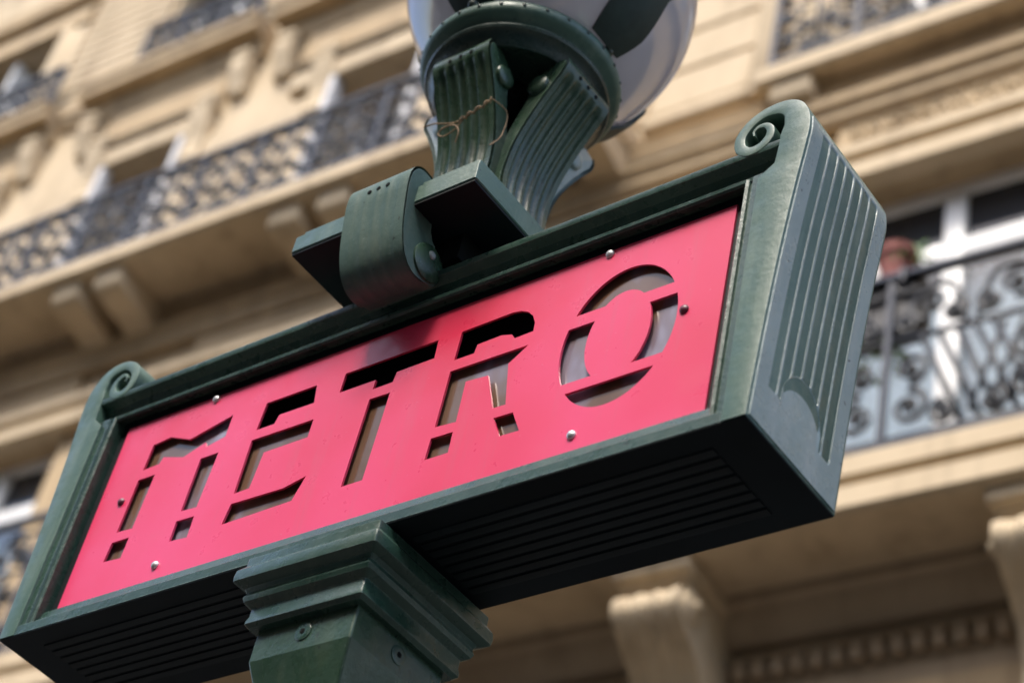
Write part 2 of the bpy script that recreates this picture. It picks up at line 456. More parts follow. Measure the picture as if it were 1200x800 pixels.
o = link('dentil_row', finish(bm, 'dentil_row'), M['stone_grey'], B); o['kind'] = 'stuff'

bal = bpy.data.objects.new('first_floor_balcony', None); COL.objects.link(bal); bal.parent = B
mould('balcony_slab', [(-0.1, 7.15), (0.62, 7.15), (0.654, 7.17), (0.654, 7.29), (0.615, 7.30), (0.615, 7.325), (0.665, 7.345), (0.665, 7.46), (-0.1, 7.47)], S0, S1, M['stone_pale'], bal)

def big_console(s, z_top, depth, height, width, parent, mat):
    """scrolled stone console: fluted front, a volute at the top, tapering down to the wall"""
    h = height
    prof = [(0, 0), (depth * 0.96, 0), (depth * 0.96, -0.13 * h), (depth * 0.90, -0.14 * h), (depth * 0.90, -0.16 * h),
            (depth * 1.0, -0.20 * h), (depth * 1.04, -0.27 * h), (depth * 1.0, -0.34 * h), (depth * 0.86, -0.42 * h),
            (depth * 0.66, -0.52 * h), (depth * 0.47, -0.64 * h), (depth * 0.36, -0.78 * h), (depth * 0.34, -0.88 * h),
            (depth * 0.38, -0.95 * h), (depth * 0.30, -1.0 * h), (0, -1.0 * h)]
    pr = [(-v, z_top + z) for v, z in prof]
    o = prism_obj('console', pr, 'x', s - width / 2, s + width / 2, mat, parent, 0.012, 40)
    top = prism_obj('console_block', [(-v, z_top + z) for v, z in ((0, 0.003), (depth * 1.06, 0.003), (depth * 1.06, -0.07 * h), (depth * 1.0, -0.10 * h), (0, -0.10 * h))], 'x', s - width / 2 - 0.03, s + width / 2 + 0.03, mat, parent, 0.008)
    front = [(p.x, p.y) for p in catmull([(v + 0.014, z_top + z, 0) for v, z in prof[4:14]], 5)]
    strip_surface('console_front', front, width / 2 - 0.002, lambda p, x: (s + x, -p.x, p.y), mat, parent, 3, 0.016, 0.035, (0.02, 0.99), 36)
    for sg in (-1, 1):
        cyl('console_volute', (s + sg * (width / 2 - 0.002), -depth * 0.84, z_top - 0.27 * h), (sg, 0, 0), 0.095 * h, 0.022, mat, parent, 20, 0.010)
        cyl('console_volute_eye', (s + sg * (width / 2 + 0.018), -depth * 0.84, z_top - 0.27 * h), (sg, 0, 0), 0.035 * h, 0.03, mat, parent, 14, 0.012)
for s in (-15.9, -14.0, -12.1, -10.2, -8.3, -6.45, -4.57, -2.66, -0.75, 1.15):
    big_console(s, 7.149, 0.56, 0.86, 0.37, bal, M['stone_pale'])

# ---- wrought iron
def spiral(cx, cz, r0, turns, a0, sgn, n=22, r1=0.15):
    out = []
    for i in range(n + 1):
        t = i / n; r = r0 * (1 - t * (1 - r1)); a = a0 + sgn * turns * 2 * pi * t
        out.append((cx + r * cos(a), 0, cz + r * sin(a)))
    return out

def big_panel():
    """large scrollwork panel, 0.86 wide, 1.0 high"""
    bm = bmesh.new(); R = 0.0155
    box_bm(bm, -0.43, 0.43, -0.012, 0.012, 0.0, 0.03); box_bm(bm, -0.43, 0.43, -0.012, 0.012, 0.60, 0.62)
    for sx in (-1, 1):
        for (cx, cz, r, a0, sg) in ((0.22, 0.80, 0.105, -pi / 2, 1), (0.09, 0.72, 0.07, pi / 2, 1), (0.33, 0.70, 0.06, pi / 2, -1),
                                     (0.30, 0.19, 0.10, pi / 2, 1), (0.30, 0.42, 0.09, -pi / 2, -1), (0.12, 0.12, 0.07, pi / 2, -1)):
            p = spiral(cx, cz, r, 1.6, a0, sg)
            tube_bm(bm, [(sx * x, y, z) for x, y, z in p], [R * (1.25 - 0.6 * i / len(p)) for i in range(len(p))], 5)
            tube_bm(bm, [(sx * (cx - 0.022), 0, cz), (sx * (cx + 0.022), 0, cz)], 0.024, 6)
        c = catmull([(sx * 0.42, 0, 0.97), (sx * 0.36, 0, 0.90), (sx * 0.12, 0, 0.90), (sx * 0.03, 0, 0.64)], 6)
        tube_bm(bm, c, R, 5)
    for k in range(5):
        x = -0.25 + k * 0.09
        tube_bm(bm, [(x, 0, 0.60), (x + 0.22, 0, 0.04)], 0.017, 5)
    for k in range(3):
        x = -0.02 + k * 0.10
        tube_bm(bm, [(x + 0.18, 0.01, 0.58), (x + 0.02, 0.01, 0.10)], 0.013, 5)
    me = finish(bm, 'scroll_panel'); me.materials.append(M['iron_dark'])
    for p in me.polygons: p.use_smooth = True
    return me

def dense_panel(seed):
    """dense foliate panel, 0.62 wide, 0.86 high"""
    rnd = random.Random(seed); bm = bmesh.new(); R = 0.0105
    for sx in (-1, 1):
        for (cx, cz, r, a0, sg) in ((0.21, 0.70, 0.10, -pi / 2, 1), (0.08, 0.58, 0.07, pi / 2, -1), (0.21, 0.42, 0.10, pi / 2, 1),
                                     (0.21, 0.16, 0.10, pi / 2, -1), (0.08, 0.27, 0.075, -pi / 2, 1), (0.08, 0.79, 0.06, pi / 2, 1), (0.07, 0.07, 0.055, pi / 2, 1)):
            p = spiral(cx, cz, r, 1.5, a0, sg, 18)
            tube_bm(bm, [(sx * x, y, z) for x, y, z in p], [R * (1.35 - 0.6 * i / len(p)) for i in range(len(p))], 5)
            a = rnd.uniform(0, pi); q = r * 0.42
            tube_bm(bm, [(sx * (cx - q * cos(a)), 0, cz - q * sin(a)), (sx * cx, 0.004, cz), (sx * (cx + q * cos(a)), 0, cz + q * sin(a))], [0.006, 0.030, 0.006], 6)
        for k in range(7):
            cx, cz, a = rnd.uniform(0.02, 0.29), rnd.uniform(0.05, 0.82), rnd.uniform(0, pi)
            tube_bm(bm, [(sx * (cx - 0.05 * cos(a)), 0, cz - 0.05 * sin(a)), (sx * cx, 0.006, cz + 0.01), (sx * (cx + 0.05 * cos(a)), 0, cz + 0.05 * sin(a))], [0.004, 0.019, 0.004], 5)
    box_bm(bm, -0.011, 0.011, -0.011, 0.011, 0.0, 0.86)
    me = finish(bm, 'scroll_panel'); me.materials.append(M['iron'])
    for p in me.polygons: p.use_smooth = True
    return me
BIG = big_panel(); DENSE = [dense_panel(k) for k in range(3)]
bm = bmesh.new(); box_bm(bm, -0.02, 0.02, -0.02, 0.02, 0, 1.0, 0.004, 1); POST = finish(bm, 'railing_post'); POST.materials.append(M['iron'])

def railing(name, s0, s1, V, z0, h, panel, pw, ph, parent=B, ends=True):
    r = bpy.data.objects.new(name, None); COL.objects.link(r); r.parent = parent; r.location = ((s0 + s1) / 2, -V, z0)
    L = (s1 - s0) / 2
    box('top_rail', -L, L, -0.03, 0.03, h - 0.035, h, M['iron'], r, 0.006)
    box('bottom_rail', -L, L, -0.016, 0.016, 0.04, 0.07, M['iron'], r)
    n = max(1, round((s1 - s0) / pw)); st = 2 * L / n
    for k in range(n + 1): place('railing_post', POST, r, (-L + st * k, 0, 0), (0.9, 0.9, h - 0.035))
    for k in range(n):
        me = panel[k % len(panel)]
        place('scroll_panel', me, r, (-L + st * (k + 0.5), 0, 0.07), (st / pw * (1 if k % 2 else -1), 1, (h - 0.11) / ph))
    return r
railing('first_floor_railing', -4.26, 1.76, 0.60, 7.46, 1.16, [BIG], 0.86, 1.0)
railing('first_floor_railing', -13.5, -4.28, 0.60, 7.46, 1.16, [BIG], 0.86, 1.0)

# ---- between first and second floor: mouldings over the first floor windows
mould('window_head_moulding', [(-0.02, 10.051), (0.13, 10.051), (0.13, 10.17), (0.06, 10.19), (0.06, 10.23), (0.14, 10.25), (0.14, 10.33), (0.05, 10.36), (-0.02, 10.36)], S0, S1, M['stone_pale'])
mould('cornice', [(-0.02, 10.63), (0.07, 10.63), (0.10, 10.67), (0.10, 10.73), (0.14, 10.76), (0.15, 10.82), (0.07, 10.87), (0.10, 10.97), (0.13, 11.028), (-0.02, 11.028)], S0, S1, M['stone'])
# carved frieze panel: low relief of leaves
def frieze(s0, s1, z0, z1):
    bm = bmesh.new(); rnd = random.Random(3)
    n = int((s1 - s0) / 0.05)
    for k in range(n):
        for row in range(4):
            s = s0 + (k + 0.5 + rnd.uniform(-.3, .3)) * 0.05; z = z0 + (row + 0.5 + rnd.uniform(-.3, .3)) * (z1 - z0) / 4; a = rnd.uniform(0, pi)
            d = 0.030
            tube_bm(bm, [(s - d * cos(a), -0.045, z - d * sin(a)), (s, -0.055, z), (s + d * cos(a), -0.045, z + d * sin(a))], [0.004, 0.016, 0.004], 5)
    return link('frieze_carving', finish(bm, 'frieze_carving'), M['stone_pale'], B, smooth=True)
fbox('frieze_panel', -4.14, -2.76, -0.02, 0.045, 10.37, 10.62, M['stone'])
frieze(-4.05, -2.80, 10.40, 10.60)
for c in (-6.03, -8.59, -11.17):
    fbox('frieze_panel', c - 0.7, c + 0.7, -0.02, 0.045, 10.37, 10.62, M['stone'])

# ---- second floor balconies
balL = bpy.data.objects.new('second_floor_balcony', None); COL.objects.link(balL); balL.parent = B
mould('balcony_slab', [(-0.02, 11.03), (0.65, 11.03), (0.68, 11.05), (0.68, 11.16), (0.65, 11.18), (0.60, 11.20), (-0.02, 11.2)], -18.6, -5.62, M['stone_pale'], balL, 0.004)
def bracket(s, parent, V=0.55, wd=0.27, zt=11.029):
    prof = [(0, 0), (V + 0.045, 0), (V + 0.045, -0.13), (V + 0.02, -0.16), (V - 0.10, -0.185), (V * 0.5, -0.20), (V * 0.25, -0.25), (0.06, -0.32), (0, -0.32)]
    prism_obj('bracket', [(-v, zt + z) for v, z in prof], 'x', s - wd / 2, s + wd / 2, M['stone_pale'], parent, 0.012, 40)
for s in (-12.75, -12.27, -10.29, -9.85, -8.16, -7.72, -6.2, -5.78): bracket(s, balL)
railing('second_floor_railing', -18.5, -5.72, 0.62, 11.2, 0.78, DENSE, 0.58, 0.86)
balR = bpy.data.objects.new('second_floor_balcony', None); COL.objects.link(balR); balR.parent = B
mould('balcony_slab', [(-0.02, 11.03), (0.24, 11.03), (0.262, 11.05), (0.262, 11.17), (0.235, 11.2), (-0.02, 11.205)], -4.66, 4.6, M['stone_pale'], balR, 0.004)
bracket(-4.42, balR, 0.17, 0.28); bracket(-2.2, balR, 0.17, 0.28)
railing('second_floor_railing', -4.58, 2.4, 0.21, 11.2, 0.95, DENSE, 0.58, 0.86)
fbox('pilaster', -4.82, -4.63, -0.02, 0.09, 11.206, 14.45, M['stone_pale'], B, 0.01)

# rusticated stone blocks on the pier between the two balconies, and on the upper piers
bm = bmesh.new(); box_bm(bm, -0.5, 0.5, -0.035, 0.01, 0, 1.0)
BLK = finish(bm, 'stone_block'); BLK.materials.append(M['stone_pale'])
def block(s0, s1, z0, z1, V=0.035):
    bm = bmesh.new(); box_bm(bm, s0, s1, -V, 0.01, z0, z1, 0.012, 1)
    return link('stone_block', finish(bm, 'stone_block'), M['stone_pale'], B)
mould('string_course', [(-0.02, 11.19), (0.05, 11.19), (0.09, 11.23), (0.09, 11.30), (0.05, 11.335), (-0.02, 11.34)], -5.60, -4.83, M['stone_pale'])
mould('string_course', [(-0.02, 10.78), (0.152, 10.80), (0.17, 10.83), (0.14, 10.86), (-0.02, 10.87)], -5.60, -4.63, M['stone_pale'])
for k in range(7):
    z0 = 11.385 + 0.40 * k
    cut = -5.15 if k % 2 else -5.6
    for (a, b) in ((-6.1, -5.62), (-5.60, -4.845)):
        block(a + 0.008, b - 0.008, z0, z0 + 0.372)
for (pa, pb) in ((-12.78, -11.56), (-10.28, -8.98)):
    for k in range(14):
        z0 = 14.62 + 0.145 * k
        block(pa, pb, z0, z0 + 0.118, 0.045)
for (pa, pb) in ((-13.0, -11.6), (-10.25, -9.05), (-7.65, -6.2)):
    for k in range(5):
        z0 = 11.25 + 0.40 * k
        block(pa, pb, z0, z0 + 0.372, 0.04)

# ---- second floor window surrounds, hoods and consoles
HOODS = [(-15.9, -12.6 + 0.05), (-11.98, -9.86), (-9.66, -7.0)]
for (a, b) in HOODS[1:] + [(-14.56, -12.44)]:
    c = (a + b) / 2
    fbox('lintel', a + 0.35, b - 0.35, -0.02, 0.10, 13.302, 13.52, M['stone_pale'], B, 0.01)
    mould('lintel_moulding', [(-0.02, 13.522), (0.13, 13.522), (0.16, 13.56), (0.13, 13.60), (-0.02, 13.6)], a + 0.3, b - 0.3, M['stone_pale'])
    fbox('frieze_panel', a + 0.33, b - 0.33, -0.02, 0.07, 13.61, 14.09, M['stone'], B, 0.01)
    mould('hood_cornice', [(-0.02, 14.10), (0.08, 14.10), (0.12, 14.18), (0.14, 14.25), (0.27, 14.26), (0.275, 14.34), (0.31, 14.38), (0.31, 14.44), (-0.02, 14.46)], a, b, M['stone'])
    for s in (a + 0.15, b - 0.15):
        prof = [(0, 14.10), (0.18, 14.10), (0.18, 14.04), (0.165, 14.03), (0.165, 13.98), (0.175, 13.94), (0.155, 13.86), (0.10, 13.74), (0.085, 13.66), (0.0, 13.6)]
        prism_obj('small_console', [(-v, z) for v, z in prof], 'x', s - 0.09, s + 0.09, M['stone_pale'], B, 0.01, 40)
    for s in (c - 0.62, c + 0.62):
        prof = [(0, 13.72), (0.14, 13.72), (0.14, 13.66), (0.125, 13.65), (0.15, 13.58), (0.145, 13.48), (0.11, 13.38), (0.07, 13.2), (0.065, 13.05), (0.09, 12.96), (0.05, 12.88), (0, 12.86)]
        prism_obj('scroll_bracket', [(-v, z) for v, z in prof], 'x', s - 0.11, s + 0.11, M['stone_pale'], B, 0.012, 40)
        fbox('window_surround', s - 0.1, s + 0.1, -0.02, 0.05, 11.21, 12.85, M['stone_pale'], B, 0.01)
    railing('third_floor_railing', a + 0.55, b - 0.1, 0.20, 14.46, 0.62, DENSE, 0.58, 0.86)
mould('string_course', [(-0.02, 14.24), (0.05, 14.24), (0.09, 14.33), (0.12, 14.36), (0.12, 14.46), (0.06, 14.54), (-0.02, 14.55)], S0, -14.6, M['stone'])
mould('string_course', [(-0.02, 14.24), (0.05, 14.24), (0.09, 14.33), (0.12, 14.36), (0.12, 14.46), (0.06, 14.54), (-0.02, 14.55)], -12.40, -12.0, M['stone'])
fbox('window_surround', -13.22, -12.82, -0.02, 0.06, 14.56, 16.05, M['stone_pale'], B, 0.02)
fbox('window_surround', -13.14, -12.98, 0.0, 0.10, 14.56, 16.05, M['stone_pale'], B, 0.02)
for (a, b) in WIN_2:
    mould('window_head_moulding', [(-0.02, 16.06), (0.10, 16.06), (0.10, 16.25), (0.06, 16.27), (0.06, 16.40), (0.16, 16.45), (0.18, 16.62), (-0.02, 16.65)], a - 0.4, b + 0.4, M['stone'])
# casement shutters folded back in the upper left window
fbox('shutter', -13.9, -13.86, -0.24, -0.01, 14.55, 16.0, M['white_frame'], B)

# ================================================================== unseen house row across the street, added to cut low sky light
OP = empty('opposite_building', (0, -13.5, 0), 'unseen plain limestone apartment building, added across the street behind the camera', 'building')
box('wall', -30, 30, -10, 0, 4.0, 17.5, M['stone'], OP); box('shop_front', -30, 30, -10, -0.05, 0, 3.999, M['shop'], OP)
box('mansard_roof', -30, 30, -9.5, -1.2, 17.501, 19.5, M['zinc'], OP); box('cornice', -30.2, 30.2, 0.001, 0.5, 17.0, 17.5, M['stone_pale'], OP)
OWIN = None
for fl in range(4):
    for k in range(22):
        if OWIN is None:
            OWIN = box('window', -0.6, 0.6, 0.002, 0.03, 0, 2.0, M['dark_glass'], OP); OWIN.location = (-28 + 2.6 * k, 0, 4.9 + 3.1 * fl)
        else: place('window', OWIN.data, OP, (-28 + 2.6 * k, 0, 4.9 + 3.1 * fl))

# ================================================================== planter things on the balcony
def pot(loc, label):
    e = empty('flower_pot', loc, label, 'flower pot')
    prof = [(0.0, 0.0), (0.070, 0.0), (0.094, 0.20), (0.108, 0.20), (0.111, 0.25), (0.100, 0.252), (0.088, 0.20), (0.0, 0.20)]
    lathe('pot_body', prof, M['terracotta'], e, n=32, closed=False)
    cyl('pot_soil', (0, 0, 0.20), (0, 0, 1), 0.086, 0.02, M['soil'], e, 20, 0.01)
    return e
def fpt(s, V, z):
    return FAC_O + Vector((cos(FA) * s + sin(FA) * V, sin(FA) * s - cos(FA) * V, z))
pot(fpt(-3.44, 0.50, 8.63), 'terracotta flower pot standing above the black railing beside the sign')
pl = empty('planter_box', fpt(-3.46, 0.50, 8.30), 'black plastic planter box under the terracotta pot on the balcony', 'planter', FA)
bm = bmesh.new()
box_bm(bm, -0.19, 0.19, -0.085, 0.085, 0.0, 0.30, 0.015)
link('planter_body', finish(bm, 'planter_body'), M['planter'], pl)
box('planter_rim', -0.205, 0.205, -0.10, 0.10, 0.285, 0.325, M['planter'], pl, 0.008)
for x in (-0.13, 0.13):   # flat hooks over the balcony rail
    box('planter_hook', x - 0.012, x + 0.012, -0.145, -0.09, 0.319, 0.327, M['iron'], pl)
    box('planter_hook', x - 0.012, x + 0.012, -0.145, -0.139, 0.24, 0.3185, M['iron'], pl)
def leafy(loc, n, rx, rz, label):
    e = empty('trailing_plant', loc, label, 'plant')
    rnd = random.Random(5); bm = bmesh.new()
    stems = bmesh.new()
    for k in range(9):
        a = rnd.uniform(0, 2 * pi); q = [(0.02 * cos(a), 0.02 * sin(a), 0.0), (rx * 0.6 * cos(a), rx * 0.5 * sin(a), 0.03), (rx * cos(a), rx * 0.7 * sin(a), -rz)]
        tube_bm(stems, catmull(q, 4), 0.004, 4)
    for k in range(n):
        a = rnd.uniform(0, 2 * pi); r = rnd.uniform(0.25, 1.0); c = Vector((rx * r * cos(a), rx * 0.7 * r * sin(a), 0.08 - (rz + 0.08) * rnd.random() ** 0.6))
        d = Vector((cos(a), sin(a), rnd.uniform(-.8, .4))).normalized(); sdir = d.orthogonal().normalized(); L = rnd.uniform(0.03, 0.055)
        sdir = Matrix.Rotation(rnd.uniform(0, pi), 3, d) @ sdir
        nn = d.cross(sdir) * 0.006
        v = [bm.verts.new(c), bm.verts.new(c + d * L * .5 + sdir * L * .35 + nn), bm.verts.new(c + d * L), bm.verts.new(c + d * L * .5 - sdir * L * .35 + nn)]
        bm.faces.new((v[0], v[1], v[2])); bm.faces.new((v[0], v[2], v[3]))
    link('stem', finish(stems, 'stem'), M['leaf'], e)
    f = link('foliage', finish(bm, 'foliage'), M['leaf'], e)
    return e
leafy(fpt(-3.40, 0.50, 8.86), 60, 0.13, 0.10, 'small green plant growing over the rim of the terracotta pot')
leafy(fpt(-3.55, 0.46, 8.61), 300, 0.17, 0.46, 'green leafy plant trailing down from the black planter box')

# ================================================================== the metro sign
SG = empty('metro_sign', (0, 0, 0), 'dark green cast iron lamp post carrying a red METRO sign and a milky globe', 'metro sign')
Z0 = 3.0576; D2 = 0.1023; ZT = 3.525

# ---- post, with tapering neck below the capital
def square_loft(name, rings, mat, parent, bev=0.0, cx=0.0, cy=0.0, ang=28):
    bm = bmesh.new(); R_ = []
    for h, z in rings: R_.append([bm.verts.new((cx + sx * h, cy + sy * h, z)) for sx, sy in ((-1, -1), (1, -1), (1, 1), (-1, 1))])
    for A, Bq in zip(R_, R_[1:]):
        for k in range(4): bm.faces.new((A[k], A[(k + 1) % 4], Bq[(k + 1) % 4], Bq[k]))
    bm.faces.new(R_[0][::-1]); bm.faces.new(R_[-1])
    if bev:
        es = [e for e in bm.edges if abs(e.verts[0].co.z - e.verts[1].co.z) > 1e-4]
        bmesh.ops.bevel(bm, geom=es, offset=bev, segments=2, affect='EDGES', profile=0.5)
    me = finish(bm, name); autosmooth(me, ang)
    return link(name, me, mat, parent)
square_loft('post_base', [(0.17, 0.0), (0.17, 0.35), (0.15, 0.38), (0.13, 0.42), (0.11, 0.46)], M['paint'], SG, 0.01)
square_loft('post', [(0.095, 0.455), (0.055, 0.7), (0.05, 2.4), (0.055, 2.72), (0.060, 2.81), (0.088, 2.898), (0.088, 2.9465)], M['paint_arm'], SG, 0.003, ang=7)
square_loft('capital', [(0.090, 2.946), (0.098, 2.946), (0.103, 2.951), (0.103, 2.957), (0.101, 2.964), (0.101, 2.975), (0.110, 2.983), (0.1125, 2.990),
                        (0.110, 2.997), (0.113, 3.003), (0.120, 3.006), (0.1255, 3.010), (0.1265, 3.018), (0.1255, 3.028), (0.121, 3.034), (0.118, 3.037), (0.118, 3.050), (0.09, 3.0575)],
            M['paint'], SG, 0.004)
def dowel(c, ax):
    lathe_c = Vector(c)
    cyl('dowel', lathe_c, ax, 0.0135, 0.0025, M['paint'], SG, 24)
    cyl('dowel_hole', lathe_c + Vector(ax) * 0.0022, ax, 0.0042, 0.0008, M['black'], SG, 14)
dowel((0.0, -0.0875, 2.925), (0, -1, 0)); dowel((0.0875, 0.0, 2.925), (1, 0, 0))

# ---- case: floor with ribs, ceiling, frames front and back
box('case_floor', -0.612, 0.612, -0.0955, 0.0955, Z0 + 0.006, Z0 + 0.022, M['shade_green'], SG)
box('case_underside', -0.6495, 0.6495, -0.1015, 0.1015, Z0 - 0.0022, Z0 - 0.0002, M['soffit'], SG, 0.0006)  # dark sheet painted for the shade under the case
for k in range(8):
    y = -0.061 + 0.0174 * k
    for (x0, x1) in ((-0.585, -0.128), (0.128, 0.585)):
        prism_obj('soffit_rib', [(y - 0.0066, Z0 - 0.0018), (y - 0.0058, Z0 - 0.0045), (y - 0.003, Z0 - 0.0050), (y + 0.003, Z0 - 0.0050), (y + 0.0058, Z0 - 0.0045), (y + 0.0066, Z0 - 0.0018)], 'x', x0, x1, M['shade_green'], SG)
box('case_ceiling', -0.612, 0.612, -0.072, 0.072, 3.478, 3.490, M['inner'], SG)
box('case_dark_block', -0.262, 0.272, -0.047, 0.047, 3.3425, 3.476, M['black'], SG)  # solid black block stands in for the dark hollow behind upper letters
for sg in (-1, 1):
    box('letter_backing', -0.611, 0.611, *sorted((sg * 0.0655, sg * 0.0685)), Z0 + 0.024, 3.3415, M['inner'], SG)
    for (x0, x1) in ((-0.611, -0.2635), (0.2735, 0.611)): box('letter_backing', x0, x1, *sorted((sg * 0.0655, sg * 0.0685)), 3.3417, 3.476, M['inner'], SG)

def frame(yf, sg):
    """moulded frame on one face; yf is the outermost face, sg the outward sign of y"""
    def rail(name, prof, x0, x1):
        # prof: (depth behind the face, z)
        pts = [(yf - sg * d, z) for d, z in prof]
        me = finish(prism(pts, 'x', x0, x1), name); autosmooth(me, 30)
        return link(name, me, M['paint'], SG)
    rail('bottom_rail', [(0.0, Z0), (0.0, Z0 + 0.0155), (0.002, Z0 + 0.018), (0.009, Z0 + 0.0185), (0.010, Z0 + 0.024), (0.0105, Z0 + 0.0275), (0.014, Z0 + 0.030), (0.018, Z0 + 0.0455), (0.0225, Z0 + 0.0465), (0.030, Z0 + 0.0465), (0.030, Z0)], -0.616, 0.616)
    rail('top_rail', [(0.024, 3.4785), (0.0225, 3.474), (0.0105, 3.4715), (0.0075, 3.474), (0.0065, 3.479), (0.0115, 3.483), (0.019, 3.490), (0.0195, 3.500), (0.0145, 3.509), (0.005, 3.5145), (0.001, 3.5155), (0.0, 3.518), (0.0, 3.526), (0.003, 3.5285), (0.05, 3.532), (0.05, 3.4785)], -0.643, 0.643)
    for sx in (-1, 1):
        prof = [(0.620, 0.004), (0.606, 0.0045), (0.604, 0.009), (0.6005, 0.010), (0.5990, 0.0065), (0.5945, 0.0055), (0.5925, 0.0075), (0.592, 0.0145), (0.5915, 0.0225), (0.5915, 0.030), (0.620, 0.030)]
        pts = [(sx * x, yf - sg * d) for x, d in prof]
        me = finish(prism(pts, 'z', Z0 + 0.012, 3.4765), 'side_rail'); autosmooth(me, 30)
        link('side_rail', me, M['paint'], SG)
frame(-D2, -1); frame(D2, 1)
# roof of the case
prism_obj('case_roof', [(-0.052, 3.531), (-0.035, 3.55), (0.035, 3.55), (0.052, 3.531)], 'x', -0.616, 0.616, M['paint_dark'], SG)

# ---- red panels with stencil-cut letters
za, zb, zc, zd, ze, zf = 3.175, 3.212, 3.231, 3.331, 3.3515, 3.405
def arc(cx, cz, rx, rz, a0, a1, n=14):
    return [(cx + rx * cos(radians(a0 + (a1 - a0) * i / n)), cz + rz * sin(radians(a0 + (a1 - a0) * i / n))) for i in range(n + 1)]
OC = (0.4138, 3.2915); ORX, ORZ, IRX, IRZ = 0.0908, 0.1195, 0.0505, 0.0765
def ang_at(z, rz, rx): return math.degrees(math.asin(max(-1, min(1, (z - OC[1]) / rz))))
def o_band(z0, z1, side):
    a0, a1 = ang_at(z0, ORZ, ORX), ang_at(z1, ORZ, ORX); b0, b1 = ang_at(z0, IRZ, IRX), ang_at(z1, IRZ, IRX)
    out = arc(*OC, ORX, ORZ, a0, a1) + arc(*OC, IRX, IRZ, b1, b0)
    return [(OC[0] + side * (x - OC[0]), z) for x, z in out]
at = ang_at(ze + 0.001, ORZ, ORX); bt = ang_at(ze + 0.001, IRZ, IRX)
o_top = arc(*OC, ORX, ORZ, at, 180 - at, 28) + arc(*OC, IRX, IRZ, 180 - bt, bt, 22)
ab = ang_at(zb + 0.001, ORZ, ORX)
o_bot = arc(*OC, ORX, ORZ, ab, -180 - ab, 24)
LETTERS = [
    [(-0.493, 3.350), (-0.4905, 3.400), (-0.4535, 3.404), (-0.403, 3.383), (-0.318, 3.4035), (-0.3185, 3.361), (-0.3565, 3.3525), (-0.361, 3.363), (-0.403, 3.348), (-0.453, 3.3635), (-0.4575, 3.3515)],
    [(-0.4945, zd), (-0.458, zd), (-0.463, 3.229), (-0.498, zc)],
    [(-0.4995, zb), (-0.462, zb), (-0.464, za - .001), (-0.503, za + .002)],
    [(-0.359, zd), (-0.3210, zd), (-0.3265, 3.229), (-0.360, zc)],
    [(-0.3615, zb + .001), (-0.324, zb), (-0.3235, za - .002), (-0.3615, za + .001)],
    [(-0.250, 3.3505), (-0.247, 3.4025), (-0.1455, 3.4025), (-0.1392, 3.366), (-0.2085, 3.3665), (-0.2135, 3.3507)],
    [(-0.251, zc), (-0.2525, zd + .001), (-0.1283, zd), (-0.1287, 3.2973), (-0.215, 3.2967), (-0.2203, 3.232)],
    [(-0.2545, 3.176), (-0.249, zb), (-0.146, 3.2095), (-0.1046, 3.219), (-0.119, 3.179)],
    [(-0.0902, 3.368), (-0.0895, zf), (0.0855, zf), (0.0872, 3.370), (0.0192, 3.369), (0.0165, 3.3508), (-0.0213, 3.3505), (-0.0206, 3.368)],
    [(-0.0215, zd + .001), (0.0170, zd), (0.0135, za), (-0.0255, za)],
    [(0.1278, 3.3512), (0.1284, 3.4045)] + [(0.217, 3.4065), (0.2330, 3.4035), (0.2470, 3.396), (0.2570, 3.385), (0.2635, 3.370), (0.2642, 3.354)] + [(0.2328, 3.3525), (0.2255, 3.3625), (0.2065, 3.368), (0.1654, 3.3665), (0.163, 3.3511)],
    [(0.1258, zc), (0.1263, zd), (0.2615, zd - .001), (0.2330, 3.3062), (0.2460, 3.230), (0.2240, 3.231), (0.2008, 3.297), (0.1614, 3.300), (0.163, 3.228)],
    [(0.1242, zb), (0.1625, zb - .001), (0.1632, za), (0.1231, za)],
    [(0.2303, zb), (0.2625, zb - .001), (0.2812, za - .001), (0.2488, za)],
    o_top, o_band(zc, zd, -1), o_band(zc, zd, 1), o_bot]

def panel_mesh(name, y, th, mirror):
    cu = bpy.data.curves.new(name, 'CURVE'); cu.dimensions = '2D'; cu.fill_mode = 'BOTH'; cu.extrude = th / 2
    sx = -1 if mirror else 1
    for pts in [[(-0.572, Z0 + 0.036), (0.572, Z0 + 0.036), (0.572, 3.4592), (-0.572, 3.4592)]] + LETTERS:
        s = cu.splines.new('POLY'); s.points.add(len(pts) - 1); s.use_cyclic_u = True
        for p, q in zip(s.points, pts): p.co = (sx * q[0], q[1], 0, 1)
    tmp = bpy.data.objects.new(name, cu); COL.objects.link(tmp)
    dg = bpy.context.evaluated_depsgraph_get(); dg.update()
    me = bpy.data.meshes.new_from_object(tmp.evaluated_get(dg))
    bpy.data.objects.remove(tmp)
    for v in me.vertices: v.co = (v.co.x, y - v.co.z, v.co.y)
    for p in me.polygons: p.use_smooth = False
    me.name = name; me.materials.clear(); me.materials.append(M['red'])
    return me
link('letter_panel', panel_mesh('letter_panel', -0.0762, 0.0036, False), None, SG)
link('letter_panel', panel_mesh('letter_panel', 0.0762, 0.0036, True), None, SG)
